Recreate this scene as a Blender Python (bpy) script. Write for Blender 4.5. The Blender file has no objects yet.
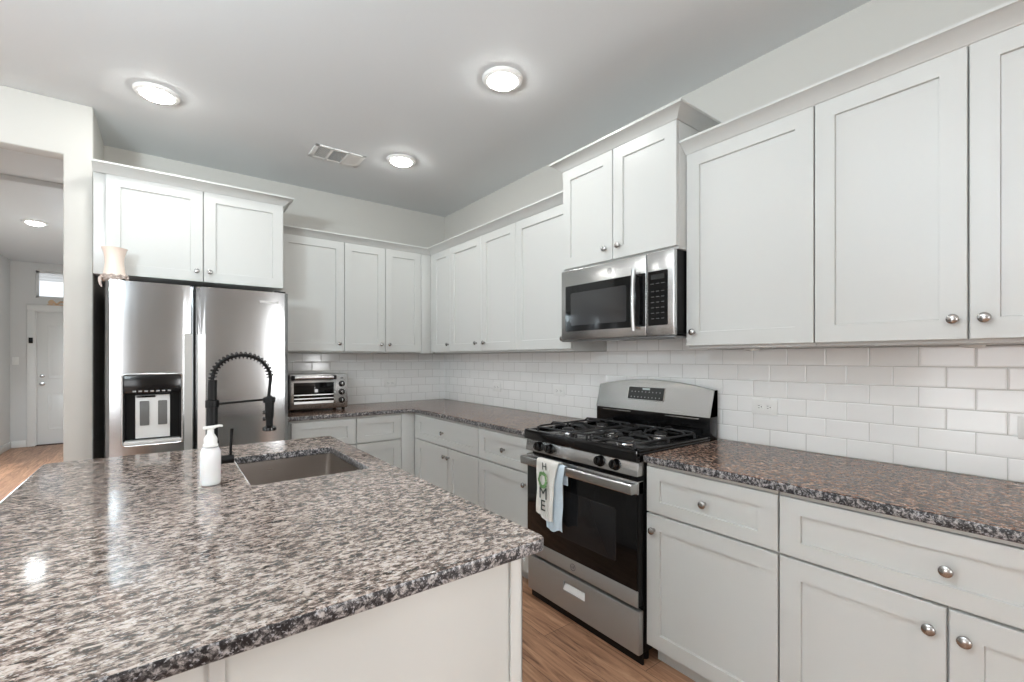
import bpy, bmesh, math, random
from mathutils import Vector, Matrix
random.seed(7)
PI = math.pi
# ------------------------------------------------------------------ frame
XR, YB, H, EYE = 2.275, 4.148, 2.776, 1.326      # right wall, back wall, ceiling, eye height
sc = bpy.context.scene
COL = sc.collection
cam = bpy.data.objects.new('camera', bpy.data.cameras.new('camera'))
COL.objects.link(cam)
cam.location = (0, 0, EYE)
cam.rotation_euler = (PI/2, 0, -math.radians(37.155))
cam.data.sensor_width = 36
cam.data.lens = 456.1*36/1024
cam.data.shift_y = 17.5/1024
cam.data.clip_start = .02
sc.camera = cam
sc.view_settings.view_transform = 'Standard'
sc.view_settings.look = 'None'
sc.view_settings.gamma = 1
sc.view_settings.use_curve_mapping = False
sc.view_settings.exposure = 0.58
LAMP = 60.0            # radiance of the ceiling lamp lenses
DAY = 1.0              # daylight scale
world = bpy.data.worlds.new('world'); sc.world = world
world.use_nodes = True
wb = world.node_tree.nodes['Background']
wb.inputs['Color'].default_value = (.86, .92, 1, 1); wb.inputs['Strength'].default_value = 1.0
def area_lamp(name, loc, rot, w, h, power):
    l = bpy.data.lights.new(name, 'AREA'); l.shape = 'RECTANGLE'; l.size = w; l.size_y = h
    l.energy = power*DAY; l.color = (.98, .985, .985)
    o = bpy.data.objects.new(name, l); COL.objects.link(o); o.location = loc; o.rotation_euler = rot
    return o
# window light from the living end of the room, then an added hall fill
area_lamp('daylight_rear_left', (-3.1, -3.97, 1.35), (PI/2, 0, 0), 2.2, 1.9, 42)
area_lamp('daylight_rear_right', (3.32, -3.97, 1.35), (PI/2, 0, 0), .9, 1.9, 85)
area_lamp('daylight_patio_door', (-5.47, .6, 1.15), (PI/2, 0, -PI/2), 2.6, 2.1, 42)
area_lamp('hall_side_fill', (-1.81, 6.8, 1.1), (PI/2-.45, 0, -PI/2), 2.4, 1.3, 85)  # unseen fill added to brighten the hall; the wall has no opening here
bpy.data.lights['hall_side_fill'].color = (.88, .97, 1.06)

# fill lamp added to brighten the ceiling, aimed up like a bounced flash
area_lamp('ceiling_fill', (-1.35, .5, 2.05), (PI, 0, 0), .3, .3, 82)
bpy.data.objects['ceiling_fill'].rotation_euler = (PI-.25, .25, 0)
bpy.data.lights['ceiling_fill'].color = (.85, .99, 1.07)

# ------------------------------------------------------------------ materials
def lin(c):
    c = c/255
    return c/12.92 if c <= .04045 else ((c+.055)/1.055)**2.4
def rgb(r, g, b): return (lin(r), lin(g), lin(b), 1)
def mat(name, col=(.8, .8, .8, 1), rough=.5, metal=0, **k):
    m = bpy.data.materials.new(name); m.use_nodes = True
    b = m.node_tree.nodes['Principled BSDF']
    b.inputs['Base Color'].default_value = col
    b.inputs['Roughness'].default_value = rough
    b.inputs['Metallic'].default_value = metal
    for a, v in k.items(): b.inputs[a.replace('_', ' ')].default_value = v
    return m
class NT:
    def __init__(s, m): s.t = m.node_tree; s.b = s.t.nodes['Principled BSDF']
    def n(s, typ, **k):
        x = s.t.nodes.new(typ)
        for a, v in k.items():
            if a in x.inputs.keys(): x.inputs[a].default_value = v
            else: setattr(x, a, v)
        return x
    def l(s, a, b): s.t.links.new(a, b)
    def coord(s, scale=(1, 1, 1), rot=(0, 0, 0), loc=(0, 0, 0)):
        c = s.n('ShaderNodeTexCoord'); m = s.n('ShaderNodeMapping')
        m.inputs['Scale'].default_value = scale; m.inputs['Rotation'].default_value = rot; m.inputs['Location'].default_value = loc
        s.l(c.outputs['Object'], m.inputs['Vector']); return m.outputs['Vector']
    def noise(s, vec, scale, detail=2, rough=.5, dist=0):
        x = s.n('ShaderNodeTexNoise'); x.inputs['Scale'].default_value = scale; x.inputs['Detail'].default_value = detail
        x.inputs['Roughness'].default_value = rough; x.inputs['Distortion'].default_value = dist
        s.l(vec, x.inputs['Vector']); return x.outputs['Fac']
    def ramp(s, fac, stops, interp='LINEAR'):
        r = s.n('ShaderNodeValToRGB'); e = r.color_ramp.elements; r.color_ramp.interpolation = interp
        while len(e) < len(stops): e.new(.5)
        for i, (p, c) in enumerate(stops): e[i].position = p; e[i].color = c
        s.l(fac, r.inputs['Fac']); return r.outputs['Color']
    def mix(s, fac, a, b, mode='MIX'):
        x = s.n('ShaderNodeMix', data_type='RGBA', blend_type=mode)
        for sock, v in ((x.inputs[0], fac), (x.inputs[6], a), (x.inputs[7], b)):
            if isinstance(v, (int, float, tuple)): sock.default_value = v
            else: s.l(v, sock)
        return x.outputs[2]
    def bump(s, h, strength=.2, dist=.01):
        x = s.n('ShaderNodeBump'); x.inputs['Strength'].default_value = strength; x.inputs['Distance'].default_value = dist
        s.l(h, x.inputs['Height']); s.l(x.outputs['Normal'], s.b.inputs['Normal'])
def paint(name, col, rough, scale=0, st=.05, dist=.002):
    m = mat(name, col, rough); t = NT(m); v = t.coord()
    if scale: t.bump(t.noise(v, scale, 3, .6), st, dist)
    f = t.noise(v, 1.3, 2)
    c2 = tuple(x*.965 for x in col[:3])+(1,)
    t.l(t.mix(f, c2, col), t.b.inputs['Base Color']); return m
M = {}
M['wall'] = paint('wall_paint', rgb(196, 194, 188), .6, 260, .25)
M['hall_wall'] = paint('hall_wall_paint', rgb(222, 222, 220), .6, 260, .25)
M['ceiling'] = paint('ceiling_paint', rgb(222, 225, 226), .75, 140, .3)
M['cab'] = paint('cabinet_paint', rgb(200, 201, 198), .33)
M['trim'] = paint('trim_paint', rgb(236, 236, 233), .35)
M['gap'] = mat('cabinet_gap', rgb(150, 148, 144), .7)
M['white_plastic'] = mat('white_plastic', rgb(238, 238, 235), .3)
M['slot'] = mat('socket_slot', rgb(60, 58, 55), .6)
M['black'] = mat('black_enamel', rgb(12, 12, 13), .16, Specular_IOR_Level=.45)
M['black_matte'] = mat('black_matte', rgb(10, 10, 11), .4, 0, Specular_IOR_Level=.25)
M['iron'] = mat('cast_iron', rgb(38, 38, 40), .45)
M['chrome'] = mat('chrome', (.75, .75, .75, 1), .12, 1)
M['nickel'] = mat('brushed_nickel', (.42, .41, .40, 1), .22, 1)
M['dark_glass'] = mat('dark_glass', rgb(12, 12, 13), .06, 0, Specular_IOR_Level=.32)
M['lcd'] = mat('display_glass', rgb(40, 42, 42), .15)
M['print_grey'] = mat('grey_print', rgb(150, 150, 150), .5)
M['emblem'] = mat('emblem_metal', rgb(105, 105, 108), .35, .7)
def steel(name, col, rough, axis_scale):
    m = mat(name, col, rough, 1); t = NT(m)
    t.b.inputs['Anisotropic'].default_value = .5
    v = t.coord(scale=axis_scale)
    f = t.noise(v, 1, 3, .7)
    r = t.n('ShaderNodeMapRange'); r.inputs['To Min'].default_value = rough-.05; r.inputs['To Max'].default_value = rough+.07
    t.l(f, r.inputs['Value']); t.l(r.outputs['Result'], t.b.inputs['Roughness'])
    t.bump(f, .04, .0006)
    return m
M['steel'] = steel('stainless_steel', (.52, .52, .515, 1), .24, (6, 6, 420))
M['dull_steel'] = mat('dull_brushed_steel', rgb(168, 168, 165), .36, .6)
M['fridge_steel'] = steel('fridge_stainless_steel', (.40, .405, .41, 1), .17, (420, 420, 3))
M['sink_steel'] = steel('sink_steel', (.50, .455, .42, 1), .28, (5, 300, 5))
# granite
def granite(name, sc3, rot, cols, big, rough=.09, spec=.45):
    m = mat(name, (.5, .5, .5, 1), rough, Specular_IOR_Level=spec); t = NT(m)
    v = t.coord(scale=sc3, rot=rot)
    n1 = t.noise(v, 48, 6, .68, .5)
    c = t.ramp(n1, cols)
    n2 = t.noise(v, 95, 3, .6, .4)
    sp = t.ramp(n2, [(.0, (1, 1, 1, 1)), (.36, (1, 1, 1, 1)), (.42, (0, 0, 0, 1)), (1, (0, 0, 0, 1))])
    c = t.mix(t.mix(.75, (0, 0, 0, 1), sp), c, big[0])
    n3 = t.noise(v, 120, 2, .5, .2)
    hp = t.ramp(n3, [(0, (0, 0, 0, 1)), (.60, (0, 0, 0, 1)), (.66, (1, 1, 1, 1)), (1, (1, 1, 1, 1))])
    c = t.mix(t.mix(.6, (0, 0, 0, 1), hp), c, big[1])
    n4 = t.noise(t.coord(), 3.2, 3, .5)
    dk = t.ramp(n4, [(0, (.72, .71, .70, 1)), (.40, (.84, .83, .82, 1)), (.60, (1.0, 1.0, 1.0, 1)), (1, (1, 1, 1, 1))])
    c = t.mix(1.0, c, dk, 'MULTIPLY')
    t.l(c, t.b.inputs['Base Color'])
    return m
M['granite'] = granite('island_granite', (1, 1.9, 1.9), (0, 0, .15),
    [(.0, rgb(30, 26, 25)), (.38, rgb(48, 42, 39)), (.45, rgb(98, 84, 77)), (.51, rgb(144, 128, 119)), (.58, rgb(186, 172, 163)), (1, rgb(206, 195, 187))],
    (rgb(26, 24, 25), rgb(208, 203, 200)))
M['granite_wall'] = granite('perimeter_granite', (1.5, 1, 1.5), (0, 0, .3),
    [(.0, rgb(22, 20, 21)), (.41, rgb(40, 34, 33)), (.48, rgb(90, 66, 55)), (.54, rgb(138, 104, 86)), (.62, rgb(186, 160, 142)), (1, rgb(202, 186, 172))],
    (rgb(28, 28, 34), rgb(206, 194, 184)), .16, .14)
M['edge'] = granite('shaded_granite_edge', (1.7, 1.7, 1.7), (0, 0, .15),  # side faces darker and cooler: their missing ceiling reflection put into the colour
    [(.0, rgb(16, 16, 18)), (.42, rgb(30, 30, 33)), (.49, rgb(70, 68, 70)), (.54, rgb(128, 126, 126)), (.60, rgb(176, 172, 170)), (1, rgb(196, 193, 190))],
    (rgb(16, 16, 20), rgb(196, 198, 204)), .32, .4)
# tile backsplash; u axis picked per wall
def tile(name, along, phase):
    m = mat(name, rgb(228, 228, 225), .11); t = NT(m)
    c = t.n('ShaderNodeTexCoord'); s = t.n('ShaderNodeSeparateXYZ'); cm = t.n('ShaderNodeCombineXYZ')
    t.l(c.outputs['Object'], s.inputs[0])
    ad = t.n('ShaderNodeMath', operation='ADD'); ad.inputs[1].default_value = phase
    az = t.n('ShaderNodeMath', operation='ADD'); az.inputs[1].default_value = -.914+.0762*24
    t.l(s.outputs[along], ad.inputs[0]); t.l(s.outputs[2], az.inputs[0])
    t.l(ad.outputs[0], cm.inputs[0]); t.l(az.outputs[0], cm.inputs[1])
    br = t.n('ShaderNodeTexBrick'); br.offset = .5; br.offset_frequency = 2; br.squash = 1
    for k, v in (('Scale', 1), ('Brick Width', .1524), ('Row Height', .0762), ('Mortar Size', .0014), ('Mortar Smooth', .1)):
        br.inputs[k].default_value = v
    br.inputs['Color1'].default_value = rgb(247, 247, 245); br.inputs['Color2'].default_value = rgb(243, 243, 241)
    br.inputs['Mortar'].default_value = rgb(206, 205, 201)
    t.l(cm.outputs[0], br.inputs['Vector']); t.l(br.outputs['Color'], t.b.inputs['Base Color'])
    b2 = t.n('ShaderNodeTexBrick'); b2.offset = .5; b2.offset_frequency = 2
    for k, v in (('Scale', 1), ('Brick Width', .1524), ('Row Height', .0762), ('Mortar Size', .006), ('Mortar Smooth', 1)):
        b2.inputs[k].default_value = v
    t.l(cm.outputs[0], b2.inputs['Vector'])
    inv = t.n('ShaderNodeMath', operation='SUBTRACT'); inv.inputs[0].default_value = 1
    t.l(b2.outputs['Fac'], inv.inputs[1])
    wv = t.noise(t.coord(), 9, 2)
    sm = t.n('ShaderNodeMath', operation='MULTIPLY_ADD'); sm.inputs[1].default_value = .5
    t.l(wv, sm.inputs[0]); t.l(inv.outputs[0], sm.inputs[2])
    t.bump(sm.outputs[0], .5, .002)
    return m
M['tile_right'] = tile('right_wall_tile', 1, -.598+.1524*40)
M['tile_back'] = tile('back_wall_tile', 0, .1524*40)
# wood floor
def wood():
    m = mat('plank_floor', rgb(150, 108, 78), .38); t = NT(m)
    c = t.n('ShaderNodeTexCoord'); mp = t.n('ShaderNodeMapping'); mp.inputs['Rotation'].default_value = (0, 0, PI/2)
    t.l(c.outputs['Object'], mp.inputs['Vector'])
    br = t.n('ShaderNodeTexBrick'); br.offset = .37; br.offset_frequency = 2
    for k, v in (('Scale', 1), ('Brick Width', 1.2), ('Row Height', .18), ('Mortar Size', .0012), ('Mortar Smooth', .2), ('Bias', 0)):
        br.inputs[k].default_value = v
    br.inputs['Color1'].default_value = (0, 0, 0, 1); br.inputs['Color2'].default_value = (1, 1, 1, 1); br.inputs['Mortar'].default_value = (.5, .5, .5, 1)
    t.l(mp.outputs[0], br.inputs['Vector'])
    g = t.noise(t.coord(scale=(14, 1.1, 1)), 2.2, 6, .65, 1.4)
    col = t.ramp(g, [(.28, rgb(92, 62, 46)), (.42, rgb(156, 116, 90)), (.58, rgb(190, 148, 118)), (.8, rgb(216, 180, 150))])
    tone = t.ramp(br.outputs['Color'], [(0, (.80, .77, .75, 1)), (1, (1.12, 1.1, 1.08, 1))])
    col = t.mix(1, col, tone, 'MULTIPLY')
    col = t.mix(br.outputs['Fac'], col, rgb(70, 48, 36))
    t.l(col, t.b.inputs['Base Color']); t.bump(g, .12, .002)
    return m
M['wood'] = wood()
M['sock_white'] = mat('white_cotton', rgb(232, 230, 224), .9)
M['blue_cotton'] = mat('pale_blue_cotton', rgb(204, 219, 229), .9)
M['green_print'] = mat('green_print', rgb(110, 150, 96), .8)
M['dark_print'] = mat('dark_print', rgb(52, 58, 54), .8)
M['frost'] = mat('peach_frosted_glass', rgb(252, 234, 220), .3, Transmission_Weight=.12)
M['burlap'] = mat('taupe_net_ribbon', rgb(190, 176, 168), .9)
M['wood_decor'] = mat('pale_wood', rgb(222, 190, 156), .6)
M['glass'] = mat('clear_glass', (1, 1, 1, 1), .02, Transmission_Weight=1, IOR=1.45)
def emit(name, col, s):
    m = bpy.data.materials.new(name); m.use_nodes = True; nt = m.node_tree
    nt.nodes.remove(nt.nodes['Principled BSDF']); e = nt.nodes.new('ShaderNodeEmission')
    e.inputs[0].default_value = col; e.inputs[1].default_value = s
    nt.links.new(e.outputs[0], nt.nodes['Material Output'].inputs[0]); return m
M['lamp'] = emit('lamp_lens', (.985, .985, .955, 1), LAMP)
M['hall_lamp'] = emit('hall_lamp_lens', (.95, 1, 1, 1), LAMP*.42)

# ------------------------------------------------------------------ mesh helpers
def meta(o, label=None, cat=None, group=None, kind=None):
    if label: o['label'] = label
    if cat: o['category'] = cat
    if group: o['group'] = group
    if kind: o['kind'] = kind
    return o
def root(name, label, cat, loc=(0, 0, 0), rz=0, group=None):
    o = bpy.data.objects.new(name, None); COL.objects.link(o)
    o.location = loc; o.rotation_euler = (0, 0, rz); o.empty_display_size = .05
    return meta(o, label, cat, group)
def link(name, me, m, parent=None, smooth=35):
    if not isinstance(m, (list, tuple)): m = [m]
    if not me.materials:
        for x in m: me.materials.append(x)
    for p in me.polygons:
        nn = p.normal
        p.use_smooth = bool(smooth) and not (p.area > 5e-4 and max(abs(nn.x), abs(nn.y), abs(nn.z)) > .99999)
    if smooth: me.set_sharp_from_angle(angle=math.radians(smooth))
    o = bpy.data.objects.new(name, me); COL.objects.link(o)
    if parent: o.parent = parent
    return o
class MB:
    def __init__(s): s.bm = bmesh.new(); s.mi = 0
    def _merge(s, b, mi=None):
        me = bpy.data.meshes.new('t'); 
        for f in b.faces: f.material_index = s.mi if mi is None else mi
        b.to_mesh(me); b.free(); s.bm.from_mesh(me); bpy.data.meshes.remove(me)
    def box(s, x0, x1, y0, y1, z0, z1, bev=0, seg=2):
        b = bmesh.new(); bmesh.ops.create_cube(b, size=1)
        x0, x1 = sorted((x0, x1)); y0, y1 = sorted((y0, y1)); z0, z1 = sorted((z0, z1))
        for v in b.verts: v.co = Vector(((x0+x1)/2+v.co.x*(x1-x0), (y0+y1)/2+v.co.y*(y1-y0), (z0+z1)/2+v.co.z*(z1-z0)))
        if bev: bmesh.ops.bevel(b, geom=b.edges[:], offset=bev, segments=seg, affect='EDGES', profile=.5)
        s._merge(b); return s
    def cyl(s, p0, p1, r, seg=20, r2=None, cap=True):
        p0, p1 = Vector(p0), Vector(p1); d = p1-p0
        b = bmesh.new(); bmesh.ops.create_cone(b, cap_ends=cap, segments=seg, radius1=r, radius2=r if r2 is None else r2, depth=d.length)
        q = d.to_track_quat('Z', 'Y').to_matrix().to_4x4()
        bmesh.ops.transform(b, matrix=Matrix.Translation((p0+p1)/2) @ q, verts=b.verts); s._merge(b); return s
    def lathe(s, prof, c=(0, 0, 0), axis=(0, 0, 1), seg=28, sx=1, sy=1):
        b = bmesh.new(); rings = []
        q = Vector(axis).to_track_quat('Z', 'Y').to_matrix()
        for r, z in prof:
            if r < 1e-6: rings.append([b.verts.new(q @ Vector((0, 0, z)))])
            else: rings.append([b.verts.new(q @ Vector((sx*r*math.cos(2*PI*i/seg), sy*r*math.sin(2*PI*i/seg), z))) for i in range(seg)])
        for a, d in zip(rings, rings[1:]):
            for i in range(seg):
                j = (i+1) % seg
                if len(a) == 1 and len(d) == 1: continue
                if len(a) == 1: b.faces.new((a[0], d[j], d[i]))
                elif len(d) == 1: b.faces.new((a[i], a[j], d[0]))
                else: b.faces.new((a[i], a[j], d[j], d[i]))
        bmesh.ops.recalc_face_normals(b, faces=b.faces)
        bmesh.ops.translate(b, verts=b.verts, vec=Vector(c)); s._merge(b); return s
    def tube(s, path, r, seg=10, closed=False, cap=True):
        path = [Vector(p) for p in path]; n = len(path); b = bmesh.new(); rings = []
        up = None
        for i, p in enumerate(path):
            if closed: d = (path[(i+1) % n]-path[i-1]).normalized()
            else: d = (path[min(i+1, n-1)]-path[max(i-1, 0)]).normalized()
            if up is None:
                up = Vector((0, 0, 1)) if abs(d.z) < .9 else Vector((1, 0, 0))
            up = (up-d*up.dot(d)).normalized(); sd = d.cross(up)
            rr = r[i] if isinstance(r, (list, tuple)) else r
            rings.append([b.verts.new(p+up*rr*math.cos(2*PI*k/seg)+sd*rr*math.sin(2*PI*k/seg)) for k in range(seg)])
        m = n if closed else n-1
        for i in range(m):
            a, d = rings[i], rings[(i+1) % n]
            for k in range(seg): b.faces.new((a[k], a[(k+1) % seg], d[(k+1) % seg], d[k]))
        if cap and not closed: b.faces.new(rings[0]); b.faces.new(rings[-1][::-1])
        bmesh.ops.recalc_face_normals(b, faces=b.faces); s._merge(b); return s
    def prism(s, poly, t0, t1, axis='z', bev=0):
        """poly (a,b) in the plane across axis: z->(x,y), x->(y,z), y->(x,z)"""
        f = {'z': lambda a, b_, t: (a, b_, t), 'x': lambda a, b_, t: (t, a, b_), 'y': lambda a, b_, t: (a, t, b_)}[axis]
        b = bmesh.new()
        lo = [b.verts.new(f(a, c, t0)) for a, c in poly]; hi = [b.verts.new(f(a, c, t1)) for a, c in poly]
        b.faces.new(lo); b.faces.new(hi)
        for i in range(len(poly)):
            j = (i+1) % len(poly); b.faces.new((lo[i], lo[j], hi[j], hi[i]))
        bmesh.ops.recalc_face_normals(b, faces=b.faces)
        if bev: bmesh.ops.bevel(b, geom=b.edges[:], offset=bev, segments=2, affect='EDGES', profile=.5)
        s._merge(b); return s
    def faces(s, vs, fs):
        b = bmesh.new(); v = [b.verts.new(p) for p in vs]
        for q in fs: b.faces.new([v[i] for i in q])
        bmesh.ops.recalc_face_normals(b, faces=b.faces); s._merge(b); return s
    def shaker(s, x0, x1, z0, z1, y, t=.02, st=.064, rl=.064, dep=.009):
        """frame-and-panel front: front plane at y (faces -y), thickness t behind it"""
        e = .002; c = .0018
        def ring(a, yy): return [(x0+a[0], yy, z0+a[1]), (x1-a[0], yy, z0+a[1]), (x1-a[0], yy, z1-a[1]), (x0+a[0], yy, z1-a[1])]
        L = [ring((0, 0), y+t), ring((0, 0), y+e), ring((e, e), y), ring((st, rl), y), ring((st+c, rl+c), y+dep), ]
        vs = [p for r in L for p in r]; fs = [(0, 1, 2, 3)]
        for k in range(len(L)-1):
            for i in range(4):
                j = (i+1) % 4; fs.append((4*k+i, 4*k+j, 4*k+4+j, 4*k+4+i))
        n = 4*(len(L)-1); fs.append((n, n+1, n+2, n+3))
        return s.faces(vs, fs)
    def obj(s, name, m, parent=None, smooth=35):
        me = bpy.data.meshes.new(name); s.bm.to_mesh(me); s.bm.free(); return link(name, me, m, parent, smooth)
def from_temp(o):
    dg = bpy.context.evaluated_depsgraph_get(); dg.update()
    me = bpy.data.meshes.new_from_object(o.evaluated_get(dg)); return me
def slab(outlines, z0, z1, bev):
    """flat plate with optional holes, rounded edges; outline lists in x,y"""
    cu = bpy.data.curves.new('t', 'CURVE'); cu.dimensions = '2D'; cu.fill_mode = 'BOTH'
    for pl in outlines:
        sp = cu.splines.new('POLY'); sp.points.add(len(pl)-1); sp.use_cyclic_u = True
        for p, q in zip(sp.points, pl): p.co = (q[0], q[1], 0, 1)
    cu.extrude = (z1-z0)/2-bev; cu.bevel_depth = bev; cu.bevel_resolution = 3; cu.offset = -bev
    o = bpy.data.objects.new('t', cu); COL.objects.link(o)
    me = from_temp(o); bpy.data.objects.remove(o); bpy.data.curves.remove(cu)
    me.transform(Matrix.Translation((0, 0, (z0+z1)/2)))
    bm = bmesh.new(); bm.from_mesh(me); bmesh.ops.remove_doubles(bm, verts=bm.verts, dist=1e-5)
    bmesh.ops.recalc_face_normals(bm, faces=bm.faces); bm.to_mesh(me); bm.free(); me.materials.clear()
    return me
def arc(cx, cy, r, a0, a1, n=8): return [(cx+r*math.cos(math.radians(a0+(a1-a0)*i/n)), cy+r*math.sin(math.radians(a0+(a1-a0)*i/n))) for i in range(n+1)]
def rrect(x0, x1, y0, y1, r, n=6):
    return arc(x1-r, y0+r, r, -90, 0, n)+arc(x1-r, y1-r, r, 0, 90, n)+arc(x0+r, y1-r, r, 90, 180, n)+arc(x0+r, y0+r, r, 180, 270, n)
def text(name, body, size, loc, m, parent, rot=(PI/2, 0, 0), ext=.0004, align='CENTER', bold=0):
    cu = bpy.data.curves.new('t', 'FONT'); cu.body = body; cu.size = size; cu.extrude = ext; cu.align_x = align; cu.align_y = 'CENTER'; cu.offset = bold
    cu.resolution_u = 3
    o = bpy.data.objects.new('t', cu); COL.objects.link(o); me = from_temp(o); bpy.data.objects.remove(o); bpy.data.curves.remove(cu)
    me.materials.clear()
    me.transform(Matrix.Translation(loc) @ __import__('mathutils').Euler(rot).to_matrix().to_4x4())
    return link(name, me, m, parent, 0)
def cut(o, mb):
    c = mb.obj('t', M['black']); md = o.modifiers.new('b', 'BOOLEAN'); md.operation = 'DIFFERENCE'; md.object = c; md.solver = 'EXACT'
    c.parent = o.parent
    me = from_temp(o); o.modifiers.clear(); old = o.data; o.data = me; bpy.data.objects.remove(c)
    for p in me.polygons: p.use_smooth = True
    me.set_sharp_from_angle(angle=math.radians(30))
    return o

# ------------------------------------------------------------------ the room
def struct(name, mb, m): return meta(mb.obj(name, m, None, 35), kind='structure')
LX = -5.5; RY = -4.0; EX = -1.84; HX = -.461; WY = 3.555; EY = 9.85; WX = -.337
struct('floor', MB().box(LX-.1, 4.3, RY-.1, 10.6, -.06, 0), M['wood'])
struct('ceiling', MB().box(LX-.1, 4.3, RY-.1, 10.6, H, H+.1), M['ceiling'])
struct('wall_right', MB().box(XR, XR+.12, -.42, YB+.12, 0, H).box(XR+.12, 4.2, -.42, -.30, 0, H).box(4.2, 4.32, RY, -.30, 0, H), M['wall'])
struct('wall_back', MB().box(WX, XR, YB, YB+.12, 0, H), M['wall'])
w = MB()
w.prism([(EX, 2.472), (HX, 2.472), (HX, 0), (WX, 0), (WX, H), (EX, H)], WY, WY+.12, 'y', .008)
w.box(HX, WX, WY+.110, EY, 0, H)
w.box(LX, EX, WY, WY+.12, 0, H)
struct('wall_left', w, M['wall'])
struct('wall_hall_left', MB().box(EX-.12, EX, WY+.12, EY+.12, 0, H), M['hall_wall'])
# hall side of the pillar is hidden; entry wall with door and transom openings
DX0, DX1 = -1.58, -.665
w = MB()
w.box(EX, DX0, EY, EY+.12, 0, H); w.box(DX1, HX, EY, EY+.12, 0, H)
w.box(DX0, DX1, EY, EY+.12, 2.05, 2.25); w.box(DX0, DX1, EY, EY+.12, 2.66, H)
struct('wall_entry', w, M['hall_wall'])
w = MB()
for a, b in ((LX, -4.2), (-2.0, 2.87), (3.77, 4.2)): w.box(a, b, RY-.12, RY, 0, H)
for a, b in ((-4.2, -2.0), (2.87, 3.77)): w.box(a, b, RY-.12, RY, 0, .4); w.box(a, b, RY-.12, RY, 2.3, H)
struct('wall_rear', w, M['wall'])
w = MB().box(LX-.12, LX, RY, -.7, 0, H).box(LX-.12, LX, 1.9, WY+.12, 0, H).box(LX-.12, LX, -.7, 1.9, 2.2, H).box(LX-.12, LX, -.7, 1.9, 0, .1)
struct('wall_far_left', w, M['wall'])
struct('trim_1', MB().box(EX, HX, 5.27, 5.40, H-.045, H, .003), M['ceiling'])
# rear windows of the living end (behind the camera)
for i, (a, b) in enumerate(((-4.2, -2.0), (2.87, 3.77))):
    g = MB()
    for u in (a, (a+b)/2-.02, b-.04): g.box(u, u+.04, RY-.09, RY-.04, .4, 2.3)
    for u in (.4, 1.33, 2.26): g.box(a, b, RY-.09, RY-.04, u, u+.04)
    struct('window_%d' % (i+2), g, M['trim'])

# backsplash
w = MB().box(XR-.008, XR, -.40, YB, .914, 1.371).box(XR-.008, XR, 1.219, 1.979, 1.371, 1.435).box(XR-.008, XR, 1.219, 1.979, .60, .914)
struct('wall_backsplash_right', w, M['tile_right'])
struct('wall_backsplash_back', MB().box(.66, XR-.008, YB-.008, YB, .914, 1.371), M['tile_back'])

# baseboards
def bboard(name, pts):
    g = MB()
    for (x0, x1, y0, y1) in pts: g.box(x0, x1, y0, y1, 0, .1, .003)
    struct(name, g, M['trim'])
bboard('baseboard_entry', [(EX, DX0-.09, EY-.014, EY)])
bboard('baseboard_hall_left', [(EX, EX+.014, WY+.13, EY-.015)])
bboard('baseboard_left', [(LX, EX, WY-.014, WY), (HX, WX, WY-.014, WY)])

# entry door (local: origin at hinge-free left jamb base)
d = meta(root('door_1', None, None, (DX0, EY, 0)), kind='structure')
g = MB()
def panel(g, x0, x1, z0, z1):
    g.box(x0, x1, .045, .075, z0, z1)
door = MB().box(.012, DX1-DX0-.012, .05, .09, .012, 2.035, .002)
for x0, x1 in ((.125, .42), (.50, .79)):
    for z0, z1 in ((.23, .80), (1.02, 1.84)):
        for (a, b, c_, e) in ((x0, x1, z0, z0+.018), (x0, x1, z1-.018, z1), (x0, x0+.018, z0, z1), (x1-.018, x1, z0, z1)):
            door.box(a, b, .043, .052, c_, e, .003)
        door.box(x0+.05, x1-.05, .044, .052, z0+.05, z1-.05, .003)
dl = door.obj('door_leaf', M['trim'], d)
for z, r in ((1.06, .026), (.94, .03)):
    MB().lathe([(0, 0), (r, 0), (r, .008), (.012, .012), (.012, .03), (r*.95, .036), (r*.9, .055), (0, .06)], (.07, .05, z), (0, -1, 0)).obj('door_knob' if z < 1 else 'deadbolt', M['nickel'], dl)
MB().box(-.005, DX1-DX0+.005, .0, .12, 0, .012).obj('threshold', mat('dark_threshold', rgb(70, 50, 40), .5), d)
g = MB()
g.box(-.085, 0, -.018, 0, 0, 2.135, .003); g.box(DX1-DX0, DX1-DX0+.085, -.018, 0, 0, 2.135, .003)
g.box(-.085, DX1-DX0+.085, -.02, 0, 2.05, 2.14, .003)
g.box(0, .012, 0, .12, 0, 2.05); g.box(DX1-DX0-.012, DX1-DX0, 0, .12, 0, 2.05); g.box(0, DX1-DX0, 0, .12, 2.037, 2.05)
g.obj('door_casing', M['trim'], d)
# transom window
wn = meta(root('window_1', None, None, (DX0, EY, 2.25)), kind='structure')
g = MB(); W_ = DX1-DX0
g.box(0, .03, .05, .1, 0, .41).box(W_-.03, W_, .05, .1, 0, .41).box(0, W_, .05, .1, 0, .03).box(0, W_, .05, .1, .38, .41)
g.obj('window_frame', M['trim'], wn)
MB().box(.03, W_-.03, .072, .078, .03, .38).obj('pane', M['glass'], wn)
# porch seen through the transom
g = MB().box(-2.6, -.2, 10.0, 13.5, 2.95, 3.0)
for i in range(8): g.box(-2.6, -.2, 10.2+i*.42, 10.25+i*.42, 2.90, 2.95)
meta(g.obj('porch_roof', M['trim']), 'white boarded porch roof outside the transom window over the front door', 'porch roof')
g = MB().box(-1.42, -1.18, 12.2, 12.44, 0, 2.94, .01).box(-1.47, -1.13, 12.15, 12.49, 2.72, 2.84, .01)
meta(g.obj('porch_post', mat('grey_stucco', rgb(140, 142, 142), .8)), 'grey square porch post outside the transom window', 'post')

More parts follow.
